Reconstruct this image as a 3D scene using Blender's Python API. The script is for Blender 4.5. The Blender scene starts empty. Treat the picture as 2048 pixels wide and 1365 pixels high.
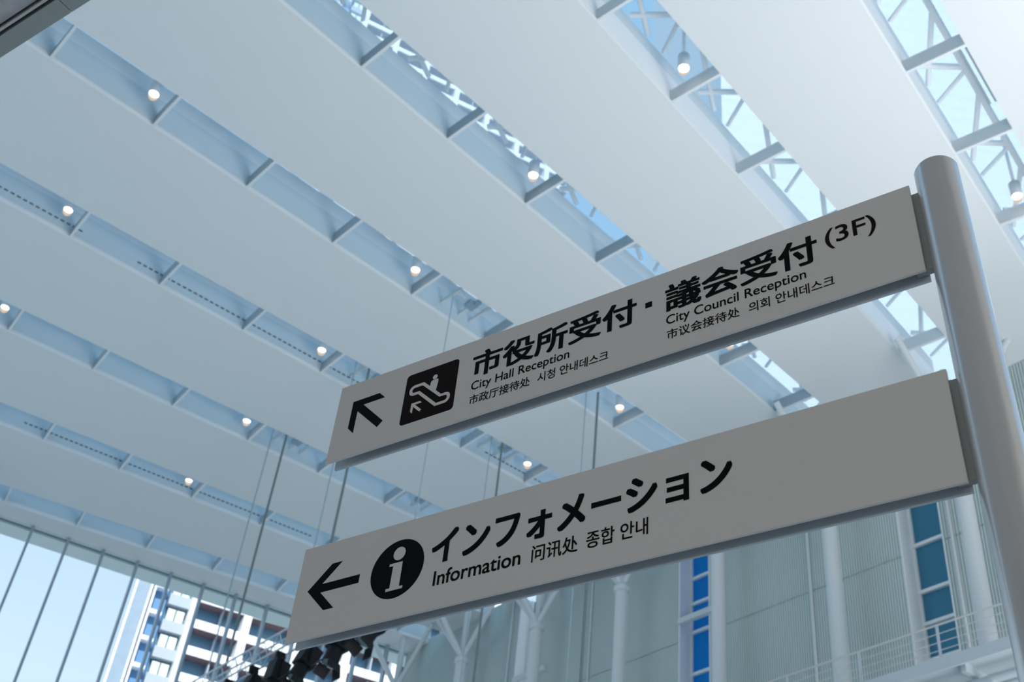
import bpy, bmesh, math, random
from mathutils import Vector, Matrix
C = bpy.context.scene.collection
random.seed(7)
R = math.radians

# ------------------------------------------------------------------ camera, world, sun, area lights, exposure
CAM = Vector((0, 0, 1.6))
RT = ((0.992384, 0.123181, 0.0), (-0.077845, 0.627142, 0.775005), (0.095466, -0.769103, 0.631955))  # columns: right, down, forward
cd = bpy.data.cameras.new('camera'); cam = bpy.data.objects.new('camera', cd); C.objects.link(cam)
m3 = Matrix(((RT[0][0], -RT[0][1], -RT[0][2]), (RT[1][0], -RT[1][1], -RT[1][2]), (RT[2][0], -RT[2][1], -RT[2][2])))
cam.matrix_world = Matrix.Translation(CAM) @ m3.to_4x4()
cd.sensor_width = 36; cd.lens = 2350 / 2048 * 36; cd.clip_end = 2000; cd.clip_start = .05
cd.dof.use_dof = True; cd.dof.focus_distance = 3.35; cd.dof.aperture_fstop = 6.5
bpy.context.scene.camera = cam
vs = bpy.context.scene.view_settings
vs.view_transform = 'Standard'; vs.look = 'None'; vs.gamma = 1; vs.exposure = 0
try: vs.use_curve_mapping = False
except Exception: pass

w = bpy.data.worlds.new('sky'); bpy.context.scene.world = w; w.use_nodes = True
nt = w.node_tree; nt.nodes.clear()
tc = nt.nodes.new('ShaderNodeTexCoord'); sx = nt.nodes.new('ShaderNodeSeparateXYZ')
rp = nt.nodes.new('ShaderNodeValToRGB'); bg = nt.nodes.new('ShaderNodeBackground'); ou = nt.nodes.new('ShaderNodeOutputWorld')
nt.links.new(tc.outputs['Generated'], sx.inputs[0]); nt.links.new(sx.outputs['Z'], rp.inputs[0])
nt.links.new(rp.outputs[0], bg.inputs[0]); nt.links.new(bg.outputs[0], ou.inputs[0])
el = rp.color_ramp.elements
el[0].position = 0.0; el[0].color = (.80, .91, 1, 1)
el[1].position = .34; el[1].color = (.72, .91, 1.1, 1)
e = el.new(.62); e.color = (.40, .68, 1, 1)
e = el.new(.80); e.color = (.33, .66, 1, 1)
e = el.new(1.0); e.color = (.34, .66, .98, 1)
bg.inputs[1].default_value = 1.0

sd = bpy.data.lights.new('sun', 'SUN'); sun = bpy.data.objects.new('sun', sd); C.objects.link(sun)
sd.energy = 4.8; sd.angle = R(.6); sd.color = (1, .97, .92)
def aim(o, d): o.rotation_euler = Vector(d).to_track_quat('-Z', 'Y').to_euler()
aim(sun, (-.13, .755, -.643))

def area(name, loc, d, sx_, sy_, power, col):
    l = bpy.data.lights.new(name, 'AREA'); l.shape = 'RECTANGLE'; l.size = sx_; l.size_y = sy_; l.energy = power; l.color = col
    o = bpy.data.objects.new(name, l); C.objects.link(o); o.location = loc; aim(o, d); return o
area('added_fill_right', (26, 11, 3.0), (-.10, .05, 1), 34, 24, 12900, (.95, .975, 1))  # added uplight, brightens the right side of the ceiling from below
area('added_fill_middle', (-8, 32, 2.0), (0, 0, 1), 34, 34, 450, (.38, .82, 1))  # weak cyan uplight added beneath the middle of the ceiling
area('blue_fill_left', (-44, 20, 15), (1, .25, .1), 40, 26, 1000, (.28, .76, 1))  # added bluish fill for the left side of the ceiling
area('sign_fill', (-1.2, -3.2, 3.0), (.12, 1, .12), 3.0, 1.6, 31, (1, .82, .64))  # added warm fill for the sign face, from behind the camera

# ------------------------------------------------------------------ materials
def mat(name, col, rough=.6, metal=0, noise=0, scale=20, emit=None, es=1, spec=.5, bump=0):
    m = bpy.data.materials.new(name); m.use_nodes = True; n = m.node_tree; b = n.nodes['Principled BSDF']
    b.inputs['Base Color'].default_value = (*col, 1); b.inputs['Roughness'].default_value = rough; b.inputs['Metallic'].default_value = metal
    b.inputs['Specular IOR Level'].default_value = spec
    if emit: b.inputs['Emission Color'].default_value = (*emit, 1); b.inputs['Emission Strength'].default_value = es
    if noise or bump:
        t = n.nodes.new('ShaderNodeTexNoise'); t.inputs['Scale'].default_value = scale; t.inputs['Detail'].default_value = 4
        c = n.nodes.new('ShaderNodeTexCoord'); n.links.new(c.outputs['Object'], t.inputs['Vector'])
        if noise:
            r = n.nodes.new('ShaderNodeValToRGB'); r.color_ramp.elements[0].color = (*[max(0, v * (1 - noise)) for v in col], 1)
            r.color_ramp.elements[1].color = (*[min(1, v * (1 + noise)) for v in col], 1)
            n.links.new(t.outputs['Fac'], r.inputs[0]); n.links.new(r.outputs[0], b.inputs['Base Color'])
        if bump:
            bp = n.nodes.new('ShaderNodeBump'); bp.inputs['Strength'].default_value = bump; bp.inputs['Distance'].default_value = .01
            n.links.new(t.outputs['Fac'], bp.inputs['Height']); n.links.new(bp.outputs[0], b.inputs['Normal'])
    return m
def glass(name, tint, refl=.06, frit=0.0, fritcol=(.9, .95, 1)):
    m = bpy.data.materials.new(name); m.use_nodes = True; n = m.node_tree; n.nodes.clear()
    o = n.nodes.new('ShaderNodeOutputMaterial'); t = n.nodes.new('ShaderNodeBsdfTransparent'); t.inputs[0].default_value = (*tint, 1)
    g = n.nodes.new('ShaderNodeBsdfGlossy'); g.inputs['Roughness'].default_value = .03
    mx = n.nodes.new('ShaderNodeMixShader'); fr = n.nodes.new('ShaderNodeFresnel'); fr.inputs[0].default_value = 1.2
    n.links.new(fr.outputs[0], mx.inputs[0]); n.links.new(t.outputs[0], mx.inputs[1]); n.links.new(g.outputs[0], mx.inputs[2])
    last = mx
    if frit:
        tr = n.nodes.new('ShaderNodeBsdfTranslucent'); tr.inputs[0].default_value = (*fritcol, 1)
        m2 = n.nodes.new('ShaderNodeMixShader'); m2.inputs[0].default_value = frit
        n.links.new(mx.outputs[0], m2.inputs[1]); n.links.new(tr.outputs[0], m2.inputs[2]); last = m2
    n.links.new(last.outputs[0], o.inputs[0]); return m
M = dict(
 panel=mat('white_ceiling_panel', (.82, .84, .85), .75, noise=.012, scale=.6),
 lip=mat('white_edge_trim', (.92, .94, .94), .5),
 baffle=mat('shaded_perforated_baffle', (.60, .70, .75), .6, noise=.03, scale=1.5),  # weaker skylight of the left rows put into a darker tone
 baffle2=mat('lit_smooth_baffle', (.92, .93, .93), .6),  # whiter copy, stronger skylight of the right rows put into the colour
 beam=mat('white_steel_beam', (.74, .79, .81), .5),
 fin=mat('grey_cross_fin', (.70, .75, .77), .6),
 fin2=mat('shaded_cross_fin', (.40, .46, .50), .6),  # left-row fins darkened in colour to stand for their shade
 finlip=mat('white_fin_flange', (.86, .88, .90), .5),
 steel=mat('white_painted_steel', (.74, .78, .80), .4),
 wall=mat('ribbed_grey_green_cladding', (.64, .72, .71), .55, noise=.04, scale=.5),
 walk=mat('grey_blue_painted_steel', (.52, .58, .62), .45),
 joint=mat('dark_joint', (.12, .15, .16), .8),
 white=mat('white_reveal', (.9, .92, .93), .5),
 mull=mat('grey_mullion', (.36, .46, .55), .4, metal=.2),
 eave=mat('pale_green_soffit', (.62, .74, .74), .6),
 teal=mat('dark_teal_groove', (.03, .12, .12), .6),
 floor=mat('light_stone_floor', (.50, .50, .49), .5, noise=.06, scale=2),
 conc=mat('speckled_concrete', (.55, .55, .57), .9, noise=.35, scale=9, bump=.5),
 fascia=mat('grey_green_metal_fascia', (.36, .41, .41), .45, noise=.03, scale=2),
 rail=mat('pinkish_steel_rail', (.62, .60, .60), .4),
 plate=mat('warm_white_sign_plate', (.80, .765, .735), .45, noise=.012, scale=60, spec=.35),
 rear=mat('blue_grey_plate_back', (.60, .65, .70), .5),
 core=mat('grey_sign_core', (.36, .39, .41), .6),
 black=mat('black_vinyl', (.006, .006, .007), .5, spec=.06),
 bblack=mat('brown_black_vinyl', (.012, .007, .006), .45, spec=.08),
 ground=mat('sign_plate_cutout', (.80, .765, .735), .45, spec=.35),
 post=mat('satin_silver_post', (.74, .725, .71), .22, metal=.5, noise=.02, scale=30),
 brk=mat('grey_bracket', (.34, .37, .37), .5, metal=.3),
 weld=mat('weld_bead', (.38, .33, .30), .5, metal=.4, noise=.3, scale=200, bump=.6),
 dark=mat('black_fixture', (.006, .009, .012), .5, spec=.2),
 alu=mat('aluminium_truss', (.58, .62, .66), .3, metal=.7),
 cable=mat('grey_cable', (.16, .22, .23), .5),
 lamp=mat('white_lamp_body', (.72, .74, .75), .4),
 lens=mat('lamp_lens', (1, .95, .9), .4, emit=(1, .90, .78), es=14),
 
 apt_white=mat('sunlit_white_cladding', (.90, .91, .92), .6),
 apt_grey=mat('pale_grey_spandrel', (.42, .48, .56), .6),
 apt_dark=mat('dark_blue_glazing', (.10, .22, .34), .25, noise=.4, scale=.35),
 apt_red=mat('reddish_soffit', (.13, .085, .10), .7),
 apt_blue=mat('blue_cladding', (.10, .26, .50), .5),
 apt_strip=mat('striped_grey_cladding', (.27, .36, .46), .5, noise=.15, scale=1.2),
 apt_win=mat('bright_window_blind', (.72, .86, .82), .5),
 pale=mat('pale_tower_cladding', (.70, .74, .755), .6, noise=.02, scale=.1),
 paleline=mat('pale_tower_joint', (.66, .71, .73), .6),
 back=mat('warm_shade_wall', (.42, .38, .34), .8),
 glass=glass('clear_facade_glass', (.97, .985, .99)),
 roofglass=glass('dotted_roof_glass', (.90, .95, .97), frit=.30),
 blueglass=glass('deep_blue_window_glass', (.14, .42, .74)),
 tealglass=glass('dark_teal_window_glass', (.16, .32, .42)),
 skyglass=glass('pale_window_glass', (.97, .99, 1)),
)

def domemat():
    m = bpy.data.materials.new('lamp_glow_dome'); m.use_nodes = True; n = m.node_tree; n.nodes.clear()
    o = n.nodes.new('ShaderNodeOutputMaterial'); t = n.nodes.new('ShaderNodeBsdfTransparent'); e_ = n.nodes.new('ShaderNodeEmission')
    e_.inputs[0].default_value = (1, .78, .60, 1); e_.inputs[1].default_value = .75
    mx = n.nodes.new('ShaderNodeMixShader'); mx.inputs[0].default_value = .75
    n.links.new(t.outputs[0], mx.inputs[1]); n.links.new(e_.outputs[0], mx.inputs[2]); n.links.new(mx.outputs[0], o.inputs[0]); return m
M['dome'] = domemat()
def tinted(name, tint, solid, f):
    m = glass(name, tint); n = m.node_tree; o = [x for x in n.nodes if x.type == 'OUTPUT_MATERIAL'][0]
    src = o.inputs[0].links[0].from_socket; d = n.nodes.new('ShaderNodeBsdfDiffuse'); d.inputs[0].default_value = (*solid, 1)
    mx = n.nodes.new('ShaderNodeMixShader'); mx.inputs[0].default_value = f
    n.links.new(src, mx.inputs[1]); n.links.new(d.outputs[0], mx.inputs[2]); n.links.new(mx.outputs[0], o.inputs[0]); return m
M['blueglass'] = tinted('deep_blue_window_glass', (.04, .42, .80), (.03, .34, .66), .45)
M['tealglass'] = tinted('dark_teal_window_glass', (.05, .12, .20), (.10, .32, .48), .75)
# ------------------------------------------------------------------ helpers
class MB:
    def __init__(s): s.v = []; s.f = []; s.sm = []
    def add(s, vs_, fs, smooth=False):
        k = len(s.v); s.v += [tuple(v) for v in vs_]; s.f += [tuple(i + k for i in f) for f in fs]; s.sm += [smooth] * len(fs); return s
    def box(s, o, ax, ay, az, x0, x1, y0, y1, z0, z1):
        p = [Vector(o) + Vector(ax) * x + Vector(ay) * y + Vector(az) * z for z in (z0, z1) for y in (y0, y1) for x in (x0, x1)]
        return s.add(p, [(0, 2, 3, 1), (4, 5, 7, 6), (0, 1, 5, 4), (2, 6, 7, 3), (0, 4, 6, 2), (1, 3, 7, 5)])
    def wbox(s, x0, x1, y0, y1, z0, z1): return s.box((0, 0, 0), (1, 0, 0), (0, 1, 0), (0, 0, 1), x0, x1, y0, y1, z0, z1)
    def prism(s, poly, z0, z1):
        n = len(poly); a = [(x, y, z0) for x, y in poly]; b = [(x, y, z1) for x, y in poly]
        return s.add(a + b, [tuple(range(n - 1, -1, -1)), tuple(range(n, 2 * n))] + [(i, (i + 1) % n, n + (i + 1) % n, n + i) for i in range(n)])
    def tube(s, a, b, r, n=12, r2=None, caps=True):
        a = Vector(a); b = Vector(b); d = (b - a).normalized(); r2 = r if r2 is None else r2
        u = d.orthogonal().normalized(); v = d.cross(u)
        vs_ = [a + (u * math.cos(t) + v * math.sin(t)) * r for t in [i * 2 * math.pi / n for i in range(n)]]
        vs_ += [b + (u * math.cos(t) + v * math.sin(t)) * r2 for t in [i * 2 * math.pi / n for i in range(n)]]
        s.add(vs_, [(i, (i + 1) % n, n + (i + 1) % n, n + i) for i in range(n)], n > 6)
        if caps: s.add(vs_, [tuple(range(n - 1, -1, -1)), tuple(range(n, 2 * n))])
        return s
    def lathe(s, o, prof, n=20):
        vs_ = [(o[0] + r * math.cos(2 * math.pi * i / n), o[1] + r * math.sin(2 * math.pi * i / n), o[2] + z) for r, z in prof for i in range(n)]
        fs = [(k * n + i, k * n + (i + 1) % n, (k + 1) * n + (i + 1) % n, (k + 1) * n + i) for k in range(len(prof) - 1) for i in range(n)]
        return s.add(vs_, fs, True)
    def build(s, name, m, parent=None, label=None, origin=None, kind=None):
        me = bpy.data.meshes.new(name); og = Vector(origin) if origin is not None else Vector((0, 0, 0))
        me.from_pydata([Vector(v) - og for v in s.v], [], s.f)
        for p, q in zip(me.polygons, s.sm): p.use_smooth = q
        bm = bmesh.new(); bm.from_mesh(me); bmesh.ops.recalc_face_normals(bm, faces=bm.faces); bm.to_mesh(me); bm.free()
        me.materials.append(m); o = bpy.data.objects.new(name, me); C.objects.link(o)
        if parent is not None: o.parent = parent; o.location = og - wloc(parent)
        else: o.location = og
        if label: o['label'] = label
        if kind: o['kind'] = kind
        return o
def wloc(o):
    p = Vector((0, 0, 0))
    while o is not None: p += Vector(o.location); o = o.parent
    return p
def thing(name, loc, label=None, cat=None, group=None, kind=None):
    o = bpy.data.objects.new(name, None); C.objects.link(o); o.location = loc; o.empty_display_size = .2
    return tag(o, label, cat, group, kind)
def tag(o, label=None, cat=None, group=None, kind=None):
    if label: o['label'] = label
    if cat: o['category'] = cat
    if group: o['group'] = group
    if kind: o['kind'] = kind
    return o
def put(me, name, parent, loc, rot=None):       # another object on the same mesh
    o = bpy.data.objects.new(name, me); C.objects.link(o); o.parent = parent; o.location = Vector(loc) - wloc(parent)
    if rot is not None: o.rotation_euler = rot
    return o
def copy_tree(o, parent=None):
    c = o.copy(); C.objects.link(c); c.parent = parent
    for ch in list(o.children): copy_tree(ch, c)
    return c
def V2(a): a = R(a); return Vector((math.cos(a), math.sin(a)))
X, Y, Z = Vector((1, 0, 0)), Vector((0, 1, 0)), Vector((0, 0, 1))

# ------------------------------------------------------------------ the hall: plan lines (metres)
ZC = 30.12                                    # underside of the ceiling
STEP = 3.655                                  # spacing of the cross fins along a slot
SLOT = 1.79
ROWS = [(11.87, 13.06, 50.9), (7.86, 17.90, 47.8), (3.88, 22.70, 44.5), (-.13, 27.72, 41.7), (-3.93, 33.09, 38.55),
        (-7.60, 38.57, 35.6), (-11.16, 44.32, 33.0), (-14.44, 50.00, 29.6), (-17.60, 55.78, 25.2)]
W0 = Vector((18.49, 32.75)); WD = Vector((-.57247, .81992)); WN = Vector((-.81992, -.57247))   # cladding wall; WN points into the hall
F0 = Vector((-23.23, 54.72)); FD = V2(26.3); FN = Vector((-FD.y, FD.x))                        # glazed facade; FN points outdoors
def isect(p, d, q, e_):
    cr = d.x * e_.y - d.y * e_.x; return ((q.x - p.x) * e_.y - (q.y - p.y) * e_.x) / cr

# floor
MB().wbox(-60, 60, -12, 85, -.3, 0).build('floor', M['floor'], kind='structure')
MB().wbox(-80, 90, -17, -12, 0, 100).build('sun_shade_wall', M['back'], kind='structure')  # unseen slab, added this tall to keep the sun off the roof

# ceiling -----------------------------------------------------------
ceil = thing('ceiling', (0, 30, ZC), kind='structure')
T0 = -20.
for i, (cx, cy, th) in enumerate(ROWS):
    c = Vector((cx, cy)); d = V2(th); n = Vector((d.y, -d.x))            # n: towards the camera
    tw = isect(c, d, W0, WD)                                             # the row ends at the cladding wall
    tn = isect(c + n * SLOT, d, W0, WD)
    # panel between this slot and the next one behind it
    if i < 8:
        c2 = Vector(ROWS[i + 1][:2]); d2 = V2(ROWS[i + 1][2]); n2 = Vector((d2.y, -d2.x)); q = c2 + n2 * SLOT
        t2 = isect(q, d2, W0, WD); poly = [c + d * T0, c + d * tw, q + d2 * t2, q + d2 * T0]
    else:
        a0 = isect(F0, FD, W0, WD); poly = [c + d * (T0 + 8), c + d * tw, F0 + FD * a0, F0 - FD * 14]
    pc = sum((p for p in poly), Vector((0, 0))) / 4
    MB().prism([tuple(p) for p in poly], ZC, ZC + .18).build('ceiling_panel', M['panel'], ceil, origin=(pc.x, pc.y, ZC))
    o3 = (c.x, c.y, 0); D3 = (d.x, d.y, 0); N3 = (n.x, n.y, 0)
    t0 = T0 if i < 8 else T0 + 8
    MB().box(o3, D3, N3, Z, t0, tw, 0, .07, ZC - .004, ZC + .012).build('edge_trim', M['lip'], ceil, origin=(c.x, c.y, ZC))
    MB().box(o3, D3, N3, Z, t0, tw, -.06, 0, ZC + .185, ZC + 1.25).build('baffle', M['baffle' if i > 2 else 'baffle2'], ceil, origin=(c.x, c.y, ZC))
    MB().box(o3, D3, N3, Z, t0, tw, -.22, -.06, ZC + 1.15, ZC + 1.96).build('steel_beam', M['beam'], ceil, origin=(c.x, c.y, ZC))
    # far-side upstand of the slot (the near panel's hidden back edge)
    MB().box(o3, D3, N3, Z, t0, tn, SLOT + .02, SLOT + .07, ZC + .19, ZC + .40).build('edge_trim', M['beam'], ceil, origin=(c.x, c.y, ZC))
    if i in (5, 7):
        g = MB()
        k = int((t0) / .24)
        for s in range(k, int(tw / .24)):
            if int(s / 9) % 7 == 3: continue
            g.box(o3, D3, N3, Z, s * .24, s * .24 + .15, 0, .015, ZC + .50, ZC + .56)
        g.build('air_slot', M['joint'], ceil, origin=(c.x, c.y, ZC), kind='stuff')
    # cross fins and roof trusses
    fin = flg = None
    j = -8
    while True:
        j += 1; t = (j - 3) * STEP
        if t > tw - .5: break
        if t < t0 + .5: continue
        p = c + d * t
        if fin is None:
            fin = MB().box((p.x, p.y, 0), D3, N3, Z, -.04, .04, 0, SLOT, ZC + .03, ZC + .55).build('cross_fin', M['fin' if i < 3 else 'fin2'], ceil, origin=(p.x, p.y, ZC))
            flg = MB().box((p.x, p.y, 0), D3, N3, Z, -.045, .045, 0, SLOT, ZC - .005, ZC + .03).build('fin_flange', M['finlip'], ceil, origin=(p.x, p.y, ZC))
        else:
            put(fin.data, 'cross_fin', ceil, (p.x, p.y, ZC)); put(flg.data, 'fin_flange', ceil, (p.x, p.y, ZC))
    # roof truss above each slot: web members over the beam and across to the next one
    tb = MB(); j = -4
    while (j - 3) * STEP < tw - STEP * .6:
        t = (j - 3) * STEP; a = c + d * t
        def q3(al, pe, z): v = c + d * (t + al) + n * pe; return (v.x, v.y, z)
        tb.tube(q3(STEP * .90, -.05, ZC + 2.15), q3(STEP * .70, 1.1, ZC + 2.15), .07, 8)
        tb.tube(q3(STEP * .43, -.05, ZC + 2.15), q3(STEP * .66, 1.1, ZC + 2.15), .095, 10)
        tb.tube(q3(STEP * .0, 1.1, ZC + 2.15), q3(STEP * .68, -.05, ZC + 2.15), .085, 10)
        j += 1
    tb.box(o3, D3, N3, Z, t0, tw, 1.04, 1.20, ZC + 2.05, ZC + 2.35)
    tb.build('roof_truss', M['white'], ceil, origin=(c.x, c.y, ZC + 2))
    if i in (0, 1):
        for jj in (-1, 1.45, 7.45):
            for pe in (1.27, 1.46):
                MB().box(o3, D3, N3, Z, jj * STEP, (jj + .66) * STEP, pe - .035, pe + .035, ZC + 1.95, ZC + 2.03).build('lighting_track', M['fin'], ceil, origin=(c.x, c.y, ZC))
        MB().box(o3, D3, N3, Z, t0, tw, 1.55, 2.6, ZC + 2.5, ZC + 2.6).build('roof_edge_plate', M['white'], ceil, origin=(c.x, c.y, ZC))
# roof glazing with its frames, above the trusses
rg = MB()
MB().prism([(-50, -8), (40, -8), (26, 33), (-4, 72), (-48, 50)], ZC + 5.3, ZC + 5.34).build('roof_glazing', M['roofglass'], ceil, origin=(0, 30, ZC + 5.3))

# pendant downlights ------------------------------------------------
NEAR = ['nearest the camera', 'second', 'third', 'fourth', 'fifth', 'sixth', 'seventh']
def lamp(p, label):
    t = thing('downlight', (p.x, p.y, ZC + .3), label, 'light', 'pendant downlights in the ceiling slots')
    z = ZC + .38
    MB().lathe((p.x, p.y, z), [(.165, 0), (.18, .02), (.18, .58), (.05, .62), (0, .62)]).build('lamp_body', M['lamp'], t, origin=(p.x, p.y, z))
    MB().lathe((p.x, p.y, z), [(.0, .012), (.155, .012), (.155, .03), (0, .03)]).build('lens', M['lens'], t, origin=(p.x, p.y, z))
    MB().lathe((p.x, p.y, z), [(.165, -.0), (.155, -.12), (.11, -.20), (0, -.24)]).build('glow_dome', M['dome'], t, origin=(p.x, p.y, z), label='dome added for the warm glow under the lens')  # made-up dome, emitting to imitate the glow below the lens
    MB().tube((p.x, p.y, z + .6), (p.x, p.y, ZC + 4.1), .055, 8).build('stem', M['lip'], t, origin=(p.x, p.y, z + .6))
    return t
LAMPS = {(1, 6): 'pendant downlight at the right edge of the picture beside the post top',
         (2, 3): 'pendant downlight with visible white stem in the slot above the signboard, near the top edge',
         (3, 3): 'pendant downlight in the slot just above the middle of the upper signboard',
         (3, 6): 'pendant downlight showing between the two signboards under the council lettering',
         (4, 0): 'pendant downlight nearest the top left corner of the picture',
         (4, 3): 'pendant downlight over the gap left of the escalator sign, upper of two',
         (4, 6): 'pendant downlight between the boards, right one of the middle pair',
         (5, 0): 'pendant downlight near the left edge, second from the top left corner',
         (5, 3): 'pendant downlight up and left of the upper signboard corner',
         (5, 6): 'pendant downlight between the boards, left one of the middle pair',
         (6, 0): 'pendant downlight cut by the left edge of the picture',
         (6, 3): 'pendant downlight left of the upper board beside the thick rigging cable',
         (7, 3): 'pendant downlight lowest and farthest, above the glazed facade'}
for (i, j), lb in LAMPS.items():
    cx, cy, th = ROWS[i]; d = V2(th); n = Vector((d.y, -d.x))
    lamp(Vector((cx, cy)) + d * ((j - 3) * STEP - .58) + n * .88, lb)

# cladding wall -----------------------------------------------------
wr = thing('wall_right', (W0.x, W0.y, 0), kind='structure')
def wp(s, o=0., z=0.): v = W0 + WD * s + WN * o; return Vector((v.x, v.y, z))
WD3 = Vector((WD.x, WD.y, 0)); WN3 = Vector((WN.x, WN.y, 0))
s_end = isect(W0, WD, F0, FD)
def cladding(s0, s1, z0, z1):
    mb = MB(); pit = .115; k = 0; s = s0
    prof = []
    while s < s1 - 1e-4:
        a = min(s + pit * .62, s1); b = min(s + pit, s1)
        prof += [(s, .05), (a, .05), (a + .008, 0), (b - .008, 0)]; s = b
    vs_ = [wp(x, y, z) for z in (z0, z1) for x, y in prof]; m_ = len(prof)
    mb.add(vs_, [(i, i + 1, m_ + i + 1, m_ + i) for i in range(m_ - 1)])
    mb.box((W0.x, W0.y, 0), WD3, WN3, Z, s0, s1, -.12, 0, z0, z1)
    return mb.build('wall_panel', M['wall'], wr, origin=wp((s0 + s1) / 2, 0, z0))
WINS = [(3.86, 5.66), (15.2, 17.02), (26.6, 28.45)]
segs = [(-14, -7.2), (-7.2, 3.86), (5.66, 15.2), (17.02, 26.6), (28.45, s_end + .3)]
zs = [0, 6.4, 12.4, 18.3, 24.2, 30.4]
for s0, s1 in segs:
    for z0, z1 in zip(zs, zs[1:]):
        cladding(s0, s1, z0 + .015, z1 - .015)
for k, (s0, s1) in enumerate(WINS):
    wn = thing('window_%d' % (k + 1), wp((s0 + s1) / 2, -.35, 4), kind='structure')
    B = lambda: MB()
    o = (W0.x, W0.y, 0)
    MB().box(o, WD3, WN3, Z, s1 - .06, s1 + .0, -.75, .06, 2, 30.2).build('window_reveal', M['white'], wn, origin=wp(s1, 0, 2))
    MB().box(o, WD3, WN3, Z, s0, s0 + .06, -.75, .06, 2, 30.2).build('window_reveal', M['white'], wn, origin=wp(s0, 0, 2))
    MB().box(o, WD3, WN3, Z, s1 - .16, s1 - .06, -.75, -.60, 2, 30.2).build('window_frame', M['white'], wn, origin=wp(s1, 0, 2))
    MB().box(o, WD3, WN3, Z, s0 + .06, s0 + .14, -.75, -.60, 2, 30.2).build('window_frame', M['white'], wn, origin=wp(s0, 0, 2))
    tz = [27.43, 26.19, 24.83, 22.92, 21.66, 20.30, 18.97, 17.6, 16.2, 14.2, 12.2] if k < 2 else [24.6, 18.0, 12.0]
    if k == 0: tz = [28.6, 24.83, 22.92, 21.66, 20.30, 18.3, 16.2, 14.2, 12.2]
    prev = 2.0
    for z in sorted(tz) + [30.2]:
        MB().box(o, WD3, WN3, Z, s0 + .06, s1 - .06, -.70, -.69, prev + .06, z - .06).build('pane', M[('tealglass', 'blueglass', 'skyglass')[k]], wn, origin=wp((s0 + s1) / 2, -.7, prev))
        if z < 30:
            MB().box(o, WD3, WN3, Z, s0 + .06, s1 - .06, -.74, -.56, z - .065, z + .065).build('transom', M['white'], wn, origin=wp((s0 + s1) / 2, -.65, z))
        prev = z
    if k:
        MB().box(o, WD3, WN3, Z, s0 - .7, s1 - .1, .02, .25, 24.95 if k == 1 else 25.4, 25.2 if k == 1 else 25.65).build('bracket_beam', M['fin'], wn, origin=wp(s1, .2, 25))

for k, (s, lb) in enumerate([(3.5, 'slim white vertical pipe on the cladding right of the tall window beside the post'), (9.82, 'slim white vertical pipe on the cladding left of the broad column under the lower board'),
                             (22.8, 'slim white vertical pipe on the cladding left of the third column'), (29.0, 'slim white vertical pipe left of the narrow bright window')]):
    p = wp(s, .10, 0); o = MB().tube(p, p + Z * (ZC - .02), .06, 10).build('wall_pipe', M['steel'], origin=p)
    tag(o, lb, 'pipe', 'white pipes on the cladding wall')

# glazed facade ------------------------------------------------------
wl = thing('wall_left', (F0.x, F0.y, 0), kind='structure')
def fp(a, o=0., z=0.): v = F0 + FD * a + FN * o; return Vector((v.x, v.y, z))
FD3 = Vector((FD.x, FD.y, 0)); FN3 = Vector((FN.x, FN.y, 0)); a_end = isect(F0, FD, W0, WD)
fo = (F0.x, F0.y, 0)
mm = None; k = -8
while k * 1.86 < a_end - .4:
    p = fp(k * 1.86)
    if mm is None:
        mm = MB().box((p.x, p.y, 0), FD3, FN3, Z, -.06, .06, -.05, .35, 0, ZC).build('mullion', M['mull'], wl, origin=p)
    else: put(mm.data, 'mullion', wl, p)
    k += 1
pm = None; k = -8
while k * 1.86 < a_end - .4:
    p = fp(k * 1.86, .45)
    e_ = min(1.86, a_end - k * 1.86)
    if pm is None: pm = MB().box((p.x, p.y, 0), FD3, FN3, Z, .07, 1.79, 0, .02, 0, ZC + .25).build('pane', M['glass'], wl, origin=p)
    else: put(pm.data, 'pane', wl, p)
    k += 1
MB().box(fo, FD3, FN3, Z, -16, a_end, .40, .58, ZC + .04, ZC + .30).build('head_rail', M['teal'], wl, origin=fp(0, .4, ZC))
MB().box(fo, FD3, FN3, Z, -16, a_end, .02, .38, ZC + .03, ZC + .40).build('head_cover', M['eave'], wl, origin=fp(0, .1, ZC))
MB().box(fo, FD3, FN3, Z, -16, a_end + 4, .75, 2.15, ZC + .02, ZC + .5).build('eave_soffit', M['eave'], wl, origin=fp(0, 1, ZC))
MB().box(fo, FD3, FN3, Z, -16, a_end + 4, .62, .70, ZC + .05, ZC + .5).build('head_rail', M['mull'], wl, origin=fp(0, .6, ZC))

# tree columns -------------------------------------------------------
COLS = [(-3.8, None), (2.05, 'white tree column farthest right, rising behind the walkway beside the sign post'), (7.75, 'white tree column right of centre under the lower board, crossing the walkway rail'),
        (13.5, 'white tree column beside the blue glazed slit window'), (19.3, 'white tree column whose collar meets the lower board edge'),
        (25.25, 'white tree column with spreading branches beside the narrow bright window'), (31.25, 'white tree column with spreading branches second from the far corner'),
        (37.3, 'white tree column in the far corner, only its branches showing')]
def column(s, lb, base=None):
    b = base if base is not None else wp(s, 1.38, 0); zn = 27.4
    t = thing('tree_column', b, lb, 'column', 'white tree columns')
    r = .29
    MB().tube(b, b + Z * (zn - .25), r, 24).build('shaft', M['steel'], t, origin=b)
    MB().lathe((b.x, b.y, zn - .55), [(.30, -.02), (.36, .0), (.38, .10), (.36, .22), (.28, .32), (.2, .5), (0, .5)], 24).build('collar', M['steel'], t, origin=(b.x, b.y, zn - .55))
    top = b + Z * (zn - .25)
    for dx, dy, rr in ((2.75, 0, .13), (-2.75, 0, .13), (0, 2.75, .13), (0, -1.2, .13), (0, 0, .17)):
        e_ = b + WD3 * dx + WN3 * dy + Z * ZC
        MB().tube(top, e_, rr, 12).build('branch', M['steel'], t, origin=top)
for s, lb in COLS:
    if lb: column(s, lb)
column(0, 'white tree column at the left edge of the picture above the glazed facade', Vector((-25.6, 51.2, 0)))

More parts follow.
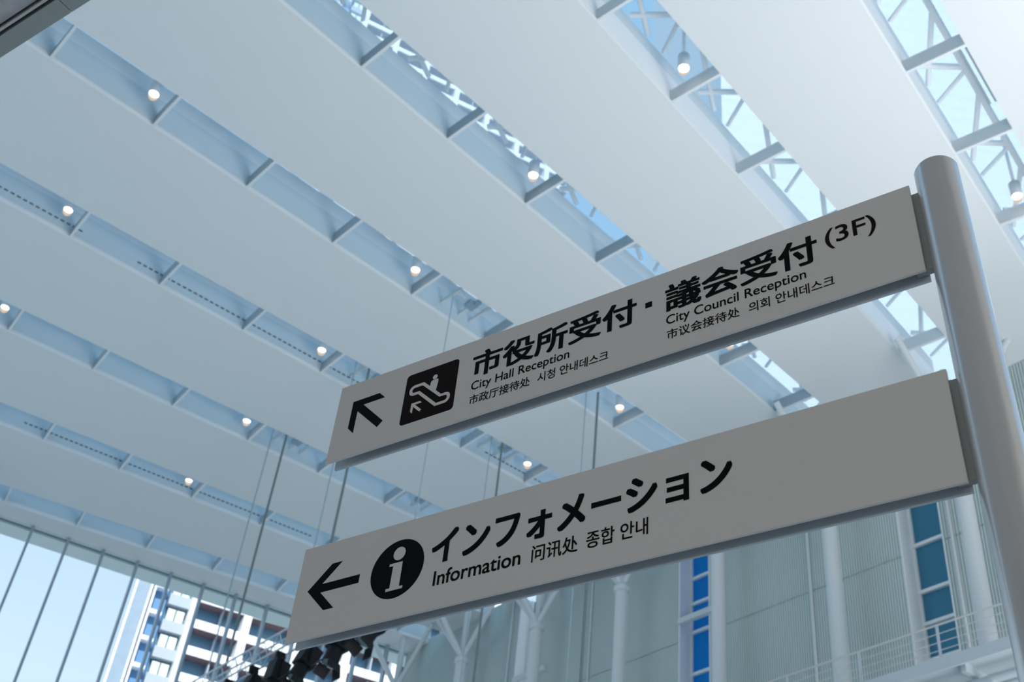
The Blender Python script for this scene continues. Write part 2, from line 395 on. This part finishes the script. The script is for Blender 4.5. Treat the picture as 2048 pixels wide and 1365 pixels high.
# walkway ------------------------------------------------------------
wk = thing('walkway', wp(1, 3, 17.2), 'pale steel walkway with thin railings crossing in front of the columns at lower right', 'walkway')
WO = (W0.x, W0.y, 0)
MB().box(WO, WD3, WN3, Z, -14, 14, 2.2, 4.55, 17.22, 17.38).build('deck', M['walk'], wk, origin=wp(0, 3, 17.3))
MB().box(WO, WD3, WN3, Z, -14, 14, 4.55, 4.63, 17.09, 17.47).build('edge_beam', M['walk'], wk, origin=wp(0, 4.6, 17.1))
MB().box(WO, WD3, WN3, Z, -14, 14, 2.12, 2.2, 17.09, 17.47).build('edge_beam', M['walk'], wk, origin=wp(0, 2.2, 17.1))
MB().tube(wp(-14, 3.9, 16.75), wp(14, 3.9, 16.75), .12, 10).build('pipe', M['walk'], wk, origin=wp(0, 3.9, 16.8))
MB().tube(wp(-14, 3.2, 16.85), wp(14, 3.2, 16.85), .09, 10).build('pipe', M['walk'], wk, origin=wp(0, 3.2, 16.8))
pk = None
for oo in (4.59, 2.16):
    MB().tube(wp(-14, oo, 18.50), wp(14, oo, 18.50), .03, 8).build('handrail', M['rail'], wk, origin=wp(0, oo, 18.5))
    for z in (18.22, 17.95, 17.7):
        MB().tube(wp(-14, oo, z), wp(14, oo, z), .014, 6).build('rail_wire', M['rail'], wk, origin=wp(0, oo, z))
    for q in range(10):
        s = -13 + q * 2.87 + .5
        p = wp(s, oo, 17.2)
        if pk is None: pk = MB().box(p, WD3, WN3, Z, -.04, .04, -.02, .02, 0, 1.3).build('rail_post', M['walk'], wk, origin=p)
        else: put(pk.data, 'rail_post', wk, p)
for s in (-11, -5, 1.3, 7, 12.5):
    MB().box(WO, WD3, WN3, Z, s - .08, s + .08, .03, 4.4, 16.95, 17.22).build('bracket', M['walk'], wk, origin=wp(s, 2, 17))
for s in (.6, 3.6):
    p = wp(s, 4.15, 0); tag(MB().tube(p, p + Z * 16.55, .09, 10).build('drain_pipe', M['walk'], origin=p), ['slim white drop pipe below the walkway at the picture bottom right', 'slim white drop pipe below the walkway, left of the other'][s > 1], 'pipe', 'drop pipes under the walkway')

# balcony slab overhead ----------------------------------------------
E0 = Vector((-6.03 / 6 * 2.62 + .01, 3.73)); 
bo = thing('trim_1', (-2.4, 3.5, 6), kind='structure')
ed = (Vector((-2.09, 3.32)) - Vector((-2.62, 3.73))).normalized(); en = Vector((ed.y, -ed.x))
if en.dot(Vector((0, 0)) - Vector((-2.3, 3.5))) < 0: en = -en
eo = (-2.62, 3.73, 0); e3 = (ed.x, ed.y, 0); n3 = (en.x, en.y, 0)
for a, b in ((-7, .524), (.530, 4.2), (4.212, 8.0)):
    MB().box(eo, e3, n3, Z, a, b, 0, .083, 6, 6.5).build('fascia', M['fascia'], bo, origin=(-2.62, 3.73, 6))
MB().box(eo, e3, n3, Z, -7, 8, .10, .112, 6.0, 6.4).build('trim_strip', M['rail'], bo, origin=(-2.62, 3.73, 6))
MB().box(eo, e3, n3, Z, -7, 8, .125, 13, 6.012, 6.5).build('soffit', M['conc'], bo, origin=(-2.62, 3.73, 6))

# ------------------------------------------------------------------ the sign
S = Vector((0.7966804, -0.6040661, 0.0201121)).normalized(); U = Vector((-0.0101175, 0.0199427, 0.9997499)); U = (U - S * U.dot(S)).normalized(); NN = S.cross(U)
TL = Vector((-0.5230359, 3.0920515, 3.2451742)); L = 1.8598; H = .30
def sp(a, b, c=0.): return TL + S * a + U * b + NN * c
PA, PC, PR = L + .063, -.031, .0543
def ground(p):                                     # where the post axis meets the floor
    t = -p.z / U.z; return p + U * t
base = ground(sp(PA, 0, PC))
sign = thing('signpost', base, 'grey directional signpost with two long lettered boards on a round post', 'sign')
post_top = sp(PA, .645, PC)
MB().tube(base, post_top, PR, 64).build('post', M['post'], sign, origin=base)
MB().tube(post_top - U * .004, post_top + U * .006, PR - .003, 64).build('post_cap', M['post'], sign, origin=post_top)
MB().tube(base, base + U * .012, .12, 40).build('base_plate', M['brk'], sign, origin=base)
def sbox(name, m, par, a0, a1, b0, b1, c0, c1, label=None):
    return MB().box(TL, S, U, NN, a0, a1, b0, b1, c0, c1).build(name, m, par, origin=sp(a0, b0, c0), label=label)
def bevel(o, w_=.0012):
    md = o.modifiers.new('bevel', 'BEVEL'); md.width = w_; md.segments = 2; md.limit_method = 'ANGLE'
boards = []
for b0, lb in ((.303, 'upper front board reading city hall and council reception'), (-.30, 'lower front board reading information')):
    f = sbox('front_board', M['plate'], sign, 0, L - .004, b0, b0 + .298, -.008, 0, lb); bevel(f)
    r_ = sbox('rear_board', M['rear'], sign, .002, L - .004, b0, b0 + .298, -.049, -.041); bevel(r_)
    sbox('spacer', M['core'], sign, .06, L - .02, b0 + .05, b0 + .25, -.041, -.008)
    sbox('bracket', M['brk'], sign, L - .03, L + .022, b0 + .012, b0 + .275, -.034, -.014)
    wb = MB(); nb = 46
    for q in range(nb):
        z_ = b0 + .02 + q * (.25 / nb); rr = .0026 + random.random() * .0012
        p = sp(L + .0165, z_, -.0125); u = [(rr * math.cos(t), rr * math.sin(t)) for t in [k * math.pi / 3 for k in range(6)]]
        wb.add([p + S * x + NN * y * .8 - U * .0022 for x, y in u] + [p + S * x * .7 + NN * y * .6 + U * .0026 for x, y in u] + [p + NN * .002 + U * .003],
               [(i, (i + 1) % 6, 6 + (i + 1) % 6, 6 + i) for i in range(6)] + [(6 + i, 6 + (i + 1) % 6, 12) for i in range(6)], True)
    wb.build('weld_bead', M['weld'], sign, origin=sp(L, b0, 0), kind=None)
    boards.append(f)
bm_sign = Matrix((S, U, NN)).transposed().to_4x4()
def flat(name, poly, m, par, c=.0004, holes=()):
    # poly and holes in sign coordinates, filled as a thin raised film
    bm = bmesh.new(); edges = []
    for ring in [poly] + list(holes):
        vs_ = [bm.verts.new((x, y, 0)) for x, y in ring]
        edges += [bm.edges.new((vs_[i], vs_[(i + 1) % len(vs_)])) for i in range(len(vs_))]
    bmesh.ops.triangle_fill(bm, use_beauty=True, use_dissolve=False, edges=edges)
    r_ = bmesh.ops.extrude_face_region(bm, geom=bm.faces[:])
    for v in [g for g in r_['geom'] if isinstance(g, bmesh.types.BMVert)]: v.co.z = c
    bmesh.ops.recalc_face_normals(bm, faces=bm.faces)
    og = Vector((sum(p[0] for p in poly) / len(poly), sum(p[1] for p in poly) / len(poly)))
    for v in bm.verts: v.co = TL + S * v.co.x + U * v.co.y + NN * v.co.z - sp(og.x, og.y)
    me = bpy.data.meshes.new(name); bm.to_mesh(me); bm.free(); me.materials.append(m)
    o = bpy.data.objects.new(name, me); C.objects.link(o); o.parent = par; o.location = sp(og.x, og.y) - wloc(par); return o
def rnd(pts, r, n=8):                             # round the corners of a polygon
    out = []; k = len(pts)
    for i in range(k):
        p = Vector(pts[i]); rr = r[i] if isinstance(r, (list, tuple)) else r
        if rr <= 0: out.append(tuple(p)); continue
        a = (Vector(pts[i - 1]) - p); b = (Vector(pts[(i + 1) % k]) - p); la = a.length; lb_ = b.length; a.normalize(); b.normalize()
        ang = a.angle(b); t = min(rr / math.tan(ang / 2), la * .49, lb_ * .49); rr = t * math.tan(ang / 2)
        A = p + a * t; Bq = p + b * t; ce = p + (a + b).normalized() * (rr / math.sin(ang / 2))
        a0 = math.atan2(A.y - ce.y, A.x - ce.x); a1 = math.atan2(Bq.y - ce.y, Bq.x - ce.x); dd = (a1 - a0 + math.pi) % (2 * math.pi) - math.pi
        out += [(ce.x + rr * math.cos(a0 + dd * q / n), ce.y + rr * math.sin(a0 + dd * q / n)) for q in range(n + 1)]
    return out
def circ(cx, cy, r, n=64): return [(cx + r * math.cos(2 * math.pi * i / n), cy + r * math.sin(2 * math.pi * i / n)) for i in range(n)]
def text(s, par, a0, a1, b0, b1, wgt=0., squeeze=True, m='black', track=1.0):
    cu = bpy.data.curves.new('lettering', 'FONT'); cu.body = s; cu.size = 1; cu.space_character = track; cu.resolution_u = 6
    cu.fill_mode = 'BOTH'; cu.extrude = 0
    to = bpy.data.objects.new('tmp', cu); C.objects.link(to)
    bpy.context.view_layer.update()
    me = bpy.data.meshes.new_from_object(to.evaluated_get(bpy.context.evaluated_depsgraph_get()))
    bpy.data.objects.remove(to); bpy.data.curves.remove(cu)
    if wgt:                                    # thicken the strokes: the same glyphs laid over each other, shifted by the stroke gain
        bm = bmesh.new(); src = bmesh.new(); src.from_mesh(me)
        sh = [(0, 0)] + [(wgt * x_, wgt * y_ * .62) for x_ in (-1, 0, 1) for y_ in (-1, 0, 1) if x_ or y_]
        for q, (dx, dy) in enumerate(sh):
            t_ = me.copy(); t_.transform(Matrix.Translation((dx, dy, q * .0004))); bm.from_mesh(t_); bpy.data.meshes.remove(t_)
        bm.to_mesh(me); bm.free(); src.free()
    xs = [v.co.x for v in me.vertices]; ys = [v.co.y for v in me.vertices]
    x0, x1, y0, y1 = min(xs), max(xs), min(ys), max(ys)
    kx = (a1 - a0) / (x1 - x0); ky = (b1 - b0) / (y1 - y0)
    og = sp(a0, b0)
    for v in me.vertices:
        v.co = S * ((v.co.x - x0) * kx) + U * ((v.co.y - y0) * ky) + NN * (.0004 + v.co.z * .1)
    me.name = 'lettering'; me.materials.clear(); me.materials.append(M[m])
    o = bpy.data.objects.new('lettering', me); C.objects.link(o); o.parent = par; o.location = og - wloc(par)
    o['label'] = 'black lettering'
    return o
up, lo = boards
# upper board
A1 = [(.0645, .5215), (.0645, .4174), (.0905, .3905), (.0905, .4766), (.1864, .3830), (.2055, .4021), (.1108, .4960), (.1965, .4960), (.1708, .5215)]
flat('arrow', A1, M['black'], up)
sq = rnd([(.2765, .5495), (.4745, .5495), (.4745, .3555), (.2765, .3555)], .013)
pic = flat('pictogram_square', sq, M['bblack'], up, c=.0005)
lo_ = [(.3485, .5012), (.4215, .4302), (.4570, .4302), (.4570, .3900), (.4030, .3900), (.3312, .4610), (.2950, .4610), (.2950, .5012)]
li_ = [(.3445, .4905), (.4168, .4208), (.4465, .4208), (.4465, .4003), (.4075, .4003), (.3355, .4713), (.3058, .4713), (.3058, .4905)]
og_ = lambda p, c: flat('escalator_symbol', p, M['ground'], up, c=c)
def ring_strip(name, outer, inner, m, par, c): return flat(name, outer, m, par, c=c, holes=(inner,))
rr_o = [0, 0, .019, .019, 0, 0, .0195, .0195]; rr_i = [0, 0, .0098, .0098, 0, 0, .0095, .0095]
ring_strip('escalator_symbol', rnd(lo_, rr_o), rnd(li_, rr_i), M['ground'], up, .0009)
flat('rider_body', rnd([(.3745, .4750), (.3745, .4973), (.4032, .4973), (.4032, .4823), (.3992, .4520), (.3776, .4721)], [0, .011, .006, 0, 0, 0]), M['ground'], up, c=.0010)
flat('rider_head', circ(.3889, .5074, .0087, 32), M['ground'], up, c=.0009)
flat('small_arrow', [(.3112, .4300), (.3442, .4300), (.3512, .4222), (.3259, .4218), (.3531, .3950), (.3469, .3888), (.3197, .4151), (.3193, .3902), (.3110, .3989)], M['ground'], up, c=.0009)
W_ = .030
text('市役所受付', up, .5270, 1.0810, .4480, .5470, W_, track=1.0)
flat('middle_dot', [(1.108, .4890), (1.129, .4890), (1.129, .5095), (1.108, .5095)], M['black'], up)
text('議会受付', up, 1.1690, 1.6050, .4470, .5475, W_)
text('(3F)', up, 1.6270, 1.7600, .4720, .5470, .012, m='bblack')
text('City Hall Reception', up, .5330, .8690, .3925, .4350, .011)
text('市政厅接待处', up, .5325, .7420, .3480, .3830, .012)
text('시청 안내데스크', up, .7670, .9960, .3480, .3830, .012)
text('City Council Reception', up, 1.1720, 1.5680, .3925, .4350, .011)
text('市议会接待处', up, 1.1740, 1.3830, .3480, .3830, .012)
text('의회 안내데스크', up, 1.4090, 1.6380, .3480, .3830, .012)
# lower board
A2 = [(.0450, -.1492), (.1201, -.0765), (.1575, -.0765), (.0955, -.1360), (.2320, -.1360), (.2320, -.1628), (.0955, -.1628), (.1562, -.2222), (.1197, -.2222)]
flat('arrow', A2, M['black'], lo)
flat('information_disc', circ(.3633, -.1500, .0895, 96), M['black'], lo, c=.0005)
flat('information_dot', circ(.3640, -.1034, .0203, 40), M['ground'], lo, c=.0010)
flat('information_stem', [(.3356, -.1310), (.3798, -.1310), (.3798, -.2066), (.3921, -.2066), (.3921, -.2149), (.3355, -.2149), (.3355, -.2066), (.3480, -.2066), (.3488, -.1390), (.3356, -.1390)], M['ground'], lo, c=.0010)
text('インフォメーション', lo, .4750, 1.3440, -.1700, -.0660, .037)
text('Information', lo, .4935, .7650, -.2330, -.1890, .016)
text('问讯处', lo, .7975, .9310, -.2360, -.1880, .014)
text('종합 안내', lo, .9545, 1.1240, -.2360, -.1880, .014)

# ------------------------------------------------------------------ rigging, truss, stage lights
def cable(x, y, z0, r, lb, faint=False):
    o = MB().tube((x, y, z0), (x, y, ZC + .5), r, 8).build('rigging_cable', M['cable'] if not faint else M['mull'], origin=(x, y, z0))
    tag(o, lb, 'cable', 'rigging cables hanging from the ceiling')
CB = [(-9.33, 43.46, 19.34, .05, 'dark hanging cable farthest left, dropping to the lighting truss', 0), (-9.9, 43.2, 19.34, .03, 'faint hanging cable just left of the leftmost dark cable', 1),
      (-5.63, 38.27, 19.34, .05, 'dark hanging cable dropping behind the left end of the lower board', 0), (-6.15, 38.0, 19.34, .025, 'faint hanging cable left of the one behind the lower board end', 1),
      (-2.40, 33.32, 19.34, .02, 'faint hanging cable passing behind the escalator pictogram', 1),
      (.13, 42.0, 0.0, .045, 'dark hanging cable seen between the boards and again against the cladding', 0), (-.35, 41.8, 0.0, .02, 'faint hanging cable left of the dark one between the boards', 1),
      (3.21, 37.53, 0.0, .022, 'faint hanging cable between the boards right of the light pair', 1), (3.75, 38.2, 0, .05, 'dark hanging cable against the cladding between two columns', 0)]
for x, y, z0, r, lb, f in CB: cable(x, y, z0, r, lb, f)
# hoist frames in the slots at the cable tops
def hoist(row, t, lb):
    cx, cy, th = ROWS[row]; d = V2(th); n = Vector((d.y, -d.x)); c = Vector((cx, cy)) + d * t
    o = thing('hoist_frame', (c.x, c.y, ZC + .5), lb, 'hoist', 'hoist frames in the ceiling slots'); D3 = (d.x, d.y, 0); N3 = (n.x, n.y, 0); oo = (c.x, c.y, 0)
    for x in (-.9, 0, .55):
        MB().box(oo, D3, N3, Z, x - .05, x + .05, 0.02, SLOT - .05, ZC + .55, ZC + .68).build('cross_bar', M['fin'], o, origin=(c.x, c.y, ZC + .5))
    MB().box(oo, D3, N3, Z, -.95, .6, .75, .85, ZC + .68, ZC + .78).build('long_bar', M['fin'], o, origin=(c.x, c.y, ZC + .5))
    MB().box(oo, D3, N3, Z, -.25, .15, .6, 1.0, ZC + .50, ZC + .66).box(oo, D3, N3, Z, -.12, .05, 1.1, 1.3, ZC + .4, ZC + .55).build('pulley_block', M['mull'], o, origin=(c.x, c.y, ZC + .5))
hoist(4, .62 * STEP, 'hoist frame in the slot just above the upper board corner lettering')
hoist(5, .62 * STEP, 'hoist frame in the slot meeting the top left of the upper board')
hoist(6, .55 * STEP, 'hoist frame in the slot left of the upper board, above the thick cable')
hoist(5, 2.5 * STEP, 'hoist frame between the boards with the dark cable hanging from it')
hoist(6, 2.4 * STEP, 'hoist frame between the boards, left of the other')
hoist(4, 2.05 * STEP, 'hoist frame between the boards at the right, near the farther light')

TD = Vector((.5724, -.8199)); TP = Vector((-9.33, 43.46)); TD3 = Vector((TD.x, TD.y, 0)); TN3 = Vector((TD.y, -TD.x, 0))
def tp(s, o, z): v = TP + TD * s; return Vector((v.x, v.y, z)) + TN3 * o
tr = thing('lighting_truss', tp(6, 0, 19), 'silver lattice lighting truss hanging at the bottom left behind the lower board', 'truss')
for o_, z in ((-.2, 19.3), (.2, 19.3), (-.2, 18.6), (.2, 18.6)):
    MB().tube(tp(-6, o_, z), tp(11.6, o_, z), .035, 10).build('chord', M['alu'], tr, origin=tp(0, o_, z))
q = 0; s = -6.
while s < 11:
    for o_ in (-.2, .2):
        a, b = (19.3, 18.6) if q % 2 else (18.6, 19.3)
        MB().tube(tp(s, o_, a), tp(s + .55, o_, b), .016, 6).build('brace', M['alu'], tr, origin=tp(s, o_, 19))
    MB().tube(tp(s, -.2, 19.3), tp(s + .55, .2, 19.3), .016, 6).build('brace', M['alu'], tr, origin=tp(s, 0, 19.3))
    q += 1; s += .55
def fixture(s, tilt, lb, sc=1.0):
    p = tp(s, 0, 18.5); t = thing('stage_light', p, lb, 'spotlight', 'black stage lights on the truss')
    MB().box(p, TD3, TN3, Z, -.07, .07, -.164, .164, -.16, .12).build('clamp', M['dark'], t, origin=p)
    yk = MB(); w_ = .27 * sc
    yk.box(p, TD3, TN3, Z, -w_, w_, -.03, .03, -.22, -.16); yk.box(p, TD3, TN3, Z, -w_, -w_ + .03, -.03, .03, -.62 * sc, -.16); yk.box(p, TD3, TN3, Z, w_ - .03, w_, -.03, .03, -.62 * sc, -.16)
    yk.build('yoke', M['dark'], t, origin=p)
    c = p - Z * (.55 * sc); ax = (TN3 * math.cos(tilt) - Z * math.sin(tilt)).normalized(); up_ = TD3.cross(ax)
    MB().box(c, TD3, ax, up_, -.2 * sc, .2 * sc, -.38 * sc, .12 * sc, -.2 * sc, .2 * sc).build('housing', M['dark'], t, origin=c)
    MB().tube(c + ax * .12 * sc, c + ax * .48 * sc, .17 * sc, 16, .19 * sc).build('barrel', M['dark'], t, origin=c)
    MB().tube(c + ax * .465 * sc, c + ax * .485 * sc, .16 * sc, 16).build('lens', M['alu'], t, origin=c)
    e_ = c + ax * .48 * sc
    for sd_ in (-1, 1):
        a = e_ + up_ * .19 * sc * sd_
        MB().box(a, TD3, (ax + up_ * .45 * sd_).normalized(), up_, -.16 * sc, .16 * sc, 0, .26 * sc, -.008, .008).build('barn_door', M['dark'], t, origin=a)
        a = e_ + TD3 * .19 * sc * sd_
        MB().box(a, up_, (ax + TD3 * .45 * sd_).normalized(), TD3, -.16 * sc, .16 * sc, 0, .26 * sc, -.008, .008).build('barn_door', M['dark'], t, origin=a)
FX = [(.7, 'black stage light at the left, cut by the bottom edge of the picture'), (2.6, 'second black stage light from the left, cut by the bottom edge'), (4.5, 'third black stage light from the left, just under the lower board corner'),
      (6.5, 'black stage light in the middle of the truss, its body upright'), (8.6, 'black stage light second from the right on the truss'), (10.8, 'rightmost black stage light at the truss end, barn doors open')]
for k, (s, lb) in enumerate(FX): fixture(s, R([78, 66, 82, 70, 76, 62][k]), lb, 1.5)

# ------------------------------------------------------------------ outside: towers
AD = V2(23); AN = Vector((-AD.y, AD.x)); DA = 121.4
A3 = Vector((AD.x, AD.y, 0)); B3 = Vector((-AN.x, -AN.y, 0))               # B3 points back at the hall
AO = AN * DA; ao = (AO.x, AO.y, 0)
def ap(a, o, z): v = AO + AD * a - AN * o; return Vector((v.x, v.y, z))
at = thing('apartment_tower', ap(35, 0, 0), 'tall white apartment tower with banded balconies seen through the glazed facade', 'building')
ZT = 186
MB().box(ao, A3, B3, Z, 17.6, 58, -22, -1.6, 0, ZT).build('tower_body', M['apt_dark'], at, origin=ap(36, 0, 0))
MB().box(ao, A3, B3, Z, 11.8, 13.6, -1.2, .2, 0, ZT).build('corner_strip', M['apt_strip'], at, origin=ap(12, 0, 0))
for a in (11.75, 13.35, 13.75): MB().box(ao, A3, B3, Z, a, a + .22, -.3, .35, 0, ZT).build('edge_fin', M['apt_white'], at, origin=ap(a, 0, 0))
MB().box(ao, A3, B3, Z, 13.6, 15.5, -6, -.9, 0, ZT).build('blue_bay', M['apt_blue'], at, origin=ap(14, 0, 0))
def rep(name, m, a0, a1, o0, o1, z0, z1, k0=4, k1=60):
    f = None
    for k in range(k0, k1):
        p = ap(a0, 0, 54.66 + (k - 17) * 3.0)
        if f is None: f = MB().box(p, A3, B3, Z, 0, a1 - a0, o0, o1, z0, z1).build(name, m, at, origin=p)
        else: put(f.data, name, at, p)
rep('balcony_stub', M['apt_white'], 14.0, 14.75, -.9, .1, -.3, .15)
rep('balcony_stub', M['apt_white'], 15.0, 15.3, -.9, .0, -.3, .1)
MB().box(ao, A3, B3, Z, 15.5, 17.6, -6, -1.6, 0, ZT).build('tower_body', M['apt_dark'], at, origin=ap(16, 0, 0))
rep('spandrel', M['apt_grey'], 15.7, 18.0, -1.6, -.5, -1.5, -.3)
rep('window_blind', M['apt_win'], 15.95, 16.75, -1.6, -.75, -.25, 1.1)
rep('window_blind', M['apt_win'], 16.9, 17.75, -1.6, -.75, -.25, 1.1)
for q in range(7):
    a = 18.0 + q * 5.9
    MB().box(ao, A3, B3, Z, a, a + .85, -1.6, .45, 0, ZT).build('pilaster', M['apt_white'], at, origin=ap(a, 0, 0))
    if q < 6 or True:
        b = min(a + 5.9, 58)
        rep('balcony_band', M['apt_white'], a + .85, b, -1.6, .0, -.5, .45)
rep('balcony_soffit', M['apt_red'], 18.9, 58, -1.55, -.2, -.62, -.5)
rep('balcony_divider', M['apt_grey'], 21.6, 21.75, -1.5, -.4, .45, 2.5)
rep('balcony_divider', M['apt_grey'], 39.3, 39.45, -1.5, -.4, .45, 2.5)
MB().box(ao, A3, B3, Z, 18.9, 58, -1.6, -1.5, 0, 0.5).build('glazing_line', M['apt_grey'], at, origin=ap(36, 0, 0))

# pale tower rising above the roof slots at the right
D1 = Vector((.14633, .61020)).normalized() * 150; PD = V2(5); PNv = Vector((PD.y, -PD.x))
po = (D1.x, D1.y, 0); P3 = (PD.x, PD.y, 0); Q3 = (PNv.x, PNv.y, 0)
pt = thing('office_tower', (D1.x + 30, D1.y, 0), 'pale office tower glimpsed through the roof slots above the signboards at upper right', 'building')
MB().box(po, P3, Q3, Z, 0, 190, -60, 0, 45, 330).build('tower_body', M['pale'], pt, origin=(D1.x + 30, D1.y, 45))
MB().box(po, P3, Q3, Z, 1, 189, -59, -1, 0, 45).build('tower_base', M['pale'], pt, origin=(D1.x + 30, D1.y, 0))
f = None
for k in range(12, 80):
    z = k * 4.0
    if f is None: f = MB().box(po, P3, Q3, Z, 0, 190, 0, .02, z, z + .25).build('floor_line', M['paleline'], pt, origin=(D1.x, D1.y, z))
    else: put(f.data, 'floor_line', pt, (D1.x, D1.y, z))
